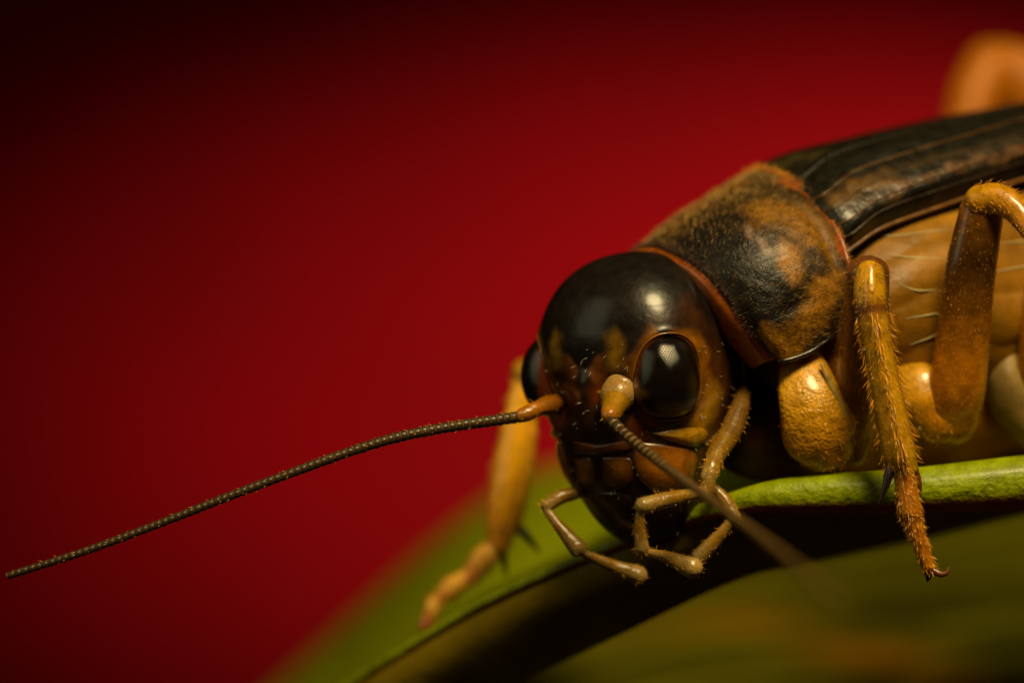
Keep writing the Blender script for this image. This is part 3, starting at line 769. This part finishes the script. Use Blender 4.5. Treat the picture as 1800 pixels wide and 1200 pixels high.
taper_spur('claw', [(756, 1078, 6.6), (752, 1100, 6.5), (758, 1120, 6.5)], [9, 7, 2], ff, 'amber', ORANGE)
taper_spur('spur', [(908, 925, 6.6), (928, 945, 6.4), (948, 970, 6.3)], [10, 8, 2], ff)
taper_spur('spur', [(884, 960, 6.6), (886, 985, 6.5), (890, 1012, 6.5)], [9, 7, 2], ff)

gpts, gn = GENA
G, N = tube(gpts, np.full(len(gpts), .022), 60, 8, px=False); V, F = tube_mesh(G)
build('gena_margin', V, F, M['head'], head, np.tile(DKBROWN, (len(V), 1)))
ii = RNG.integers(0, len(gpts) - 1, 160); fr_ = RNG.random((160, 1))
V, F = hairs(gpts[ii] * (1 - fr_) + gpts[ii + 1] * fr_, gn[ii] * .5 + np.array([.5, 0, -.6]) + RNG.normal(size=(160, 3)) * .3, RNG.uniform(.07, .16, 160), .0055)
build('setae', V, F, M['seta'], head, None, kind='stuff')
# ---- sparse bristles on the face
roots, dirs = [], []
for k in range(230):
    px, py = random.uniform(960, 1300), 960 - 360 * random.random() ** 1.5
    h, n_ = pick(px, py)
    if h is None: continue
    roots.append(h); dirs.append(n_ + np.array([random.uniform(-.4, .4), 0, random.uniform(-.9, .1)]))
V, F = hairs(np.array(roots), np.array(dirs), RNG.uniform(.06, .2, len(roots)), .005)
build('setae', V, F, M['seta_pale'], head, None, kind='stuff')

# ------------------------------------------------------------------ the leaf
leaf_root = P(1500, 880, 1.5)
leaf = empty('leaf', leaf_root)
leaf['label'] = 'bright green leaf folded along its thick stem, with the cricket sitting on it'
leaf['category'] = 'leaf'
mid = [(2300, 790, 1.6), (2000, 832, 1.2), (1800, 848, 1.1), (1600, 862, 1.1), (1400, 870, 1.2), (1290, 884, 1.4), (1150, 930, 2.2), (1000, 990, 3.2), (850, 1060, 4.4), (700, 1148, 5.8), (560, 1240, 7.4), (300, 1420, 10)]
midr = [60, 54, 49, 40, 33, 21, 12, 10, 9, 8, 7, 5]
G, N = tube(mid, midr, 200, 40, wob=.01); V, F = tube_mesh(G)
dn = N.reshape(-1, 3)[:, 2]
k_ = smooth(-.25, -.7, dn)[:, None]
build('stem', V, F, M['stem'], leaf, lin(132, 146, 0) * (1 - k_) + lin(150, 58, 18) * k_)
sp = crom(np.array([P(*p) for p in mid]), 160); sr = crom(np.array(midr, float)[:, None], 160)[:, 0] * K
# far half of the blade: runs away from the camera
def half(offs, n=60):
    rows_ = []
    for (dx, dy, dz) in offs: rows_.append(sp + np.stack([dx + 0 * sr, dy + 0 * sr, dz + 0 * sr], -1))
    c_ = np.array(rows_)
    return np.stack([crom(c_[:, i], n) for i in range(c_.shape[1])], 1)
farm = crom(np.array([P(*p) for p in [(2300, 720, 7), (2000, 745, 7), (1800, 765, 7), (1600, 785, 7), (1400, 800, 8), (1290, 806, 10), (1120, 800, 24), (950, 828, 36), (810, 915, 36), (660, 1045, 36), (490, 1200, 36), (230, 1420, 36)]]), 160)
ks = np.linspace(0, 1, 60)[:, None, None]
far = sp[None] * (1 - ks) + farm[None] * ks
tq = np.linspace(0, 1, 60)[:, None]; 
far[..., 2] += -0.55 * np.sin(math.pi * np.clip(tq * 1.0, 0, 1)) * (1 - tq) * 1.6 + 0.10 * np.sin(9 * tq + np.linspace(0, 26, far.shape[1])[None, :]) * tq * (1 - tq)
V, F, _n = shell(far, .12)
build('blade', V, F, M['leaf'], leaf, lin(142, 152, 3) * (1 - .45 * smooth(.55, .85, np.tile(np.linspace(0, 1, 160), 120)))[:, None])  # flash falloff painted into the colour: blade dims towards its left end
lowm = crom(np.array([P(*p) for p in [(2300, 850, 8), (2000, 872, 8), (1800, 892, 8), (1600, 938, 8), (1400, 990, 6), (1290, 1020, 4.6), (1150, 1075, 4.0), (1000, 1145, 4.6), (850, 1225, 5.6), (700, 1310, 6.9), (560, 1400, 8.4), (300, 1560, 11)]]), 160)
low = (sp[None] + np.array([0, .25, -.1])) * (1 - ks) + lowm[None] * ks
low[..., 1] -= .9 * np.sin(math.pi * tq) ** 1.0 * (1 - tq)
low[..., 2] += 0.10 * np.sin(7 * tq + np.linspace(0, 17, low.shape[1])[None, :]) * tq
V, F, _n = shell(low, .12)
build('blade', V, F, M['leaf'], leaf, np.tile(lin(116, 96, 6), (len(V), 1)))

# a second leaf hangs farther back, below the first
under = empty('leaf', P(1500, 1250, 20))
under['label'] = 'blurred olive and brown leaf spread out below the cricket'
under['category'] = 'leaf'
urows = [[(300, 1330, 46), (800, 1120, 48), (1200, 975, 50), (1600, 850, 52), (2000, 760, 54), (2400, 700, 56)],
         [(300, 1400, 38), (800, 1190, 38), (1200, 1060, 38), (1600, 960, 40), (2000, 880, 42), (2400, 830, 44)],
         [(300, 1480, 33), (800, 1260, 33), (1200, 1110, 34), (1600, 1090, 35), (2000, 1030, 34), (2400, 980, 34)],
         [(300, 1540, 27), (800, 1340, 27), (1200, 1210, 27), (1600, 1180, 26), (2000, 1140, 26), (2400, 1120, 26)],
         [(300, 1700, 17), (800, 1560, 17), (1200, 1480, 16), (1600, 1430, 16), (2000, 1400, 16), (2400, 1400, 16)]]
UG = surf(np.array([[P(*p) for p in r] for r in urows]), 90, 140)
V, F, _n = shell(UG, .15)
utree = BVHTree.FromPolygons([tuple(v) for v in UG.reshape(-1, 3)], grid_faces(90, 140).tolist())
lc = np.tile(lin(84, 82, 2), (len(V), 1))
for pixs, r, cc in (([(1080, 1110), (1250, 1085), (1420, 1115), (1650, 1195)], 1.3, lin(150, 98, 2)), ([(1560, 1080), (1800, 1130), (1900, 1150)], 1.3, lin(46, 48, 2)), ([(1000, 1190), (1200, 1170), (1400, 1195)], .6, lin(62, 62, 3))):
    pts = [h for h in (pick(p[0], p[1], utree)[0] for p in pixs) if h is not None]
    if pts: lc = paint(lc, V, pts, r, cc, .9, .9)
ub = build('blade', V, F, M['leaf'], under, lc)
for r_ in range(8, 84, 15):
    pth = UG[r_, ::7] + np.array([0, -.1, .12])
    g, n_ = tube(pth, np.full(len(pth), .22), 60, 8, px=False); V, F = tube_mesh(g)
    build('vein', V, F, M['leaf'], under, np.tile(lin(104, 100, 6), (len(V), 1)))

# ------------------------------------------------------------------ the red backdrop
nb = 40
bx = np.linspace(-360, 360, nb); bz = np.linspace(-280, 280, nb)
BG = np.stack([np.broadcast_to(bx[None, :], (nb, nb)), 520 - 0.0002 * (np.broadcast_to(bx[None, :], (nb, nb))) ** 2, np.broadcast_to(bz[:, None], (nb, nb))], -1)
M['red'] = chitin('red_paper', tuple(lin(140, 0, 10)), rough=.9, spec=.1, var=.16, var_scale=.025)
bd = build('backdrop', BG.reshape(-1, 3), grid_faces(nb, nb), M['red'], None)
bd['kind'] = 'structure'
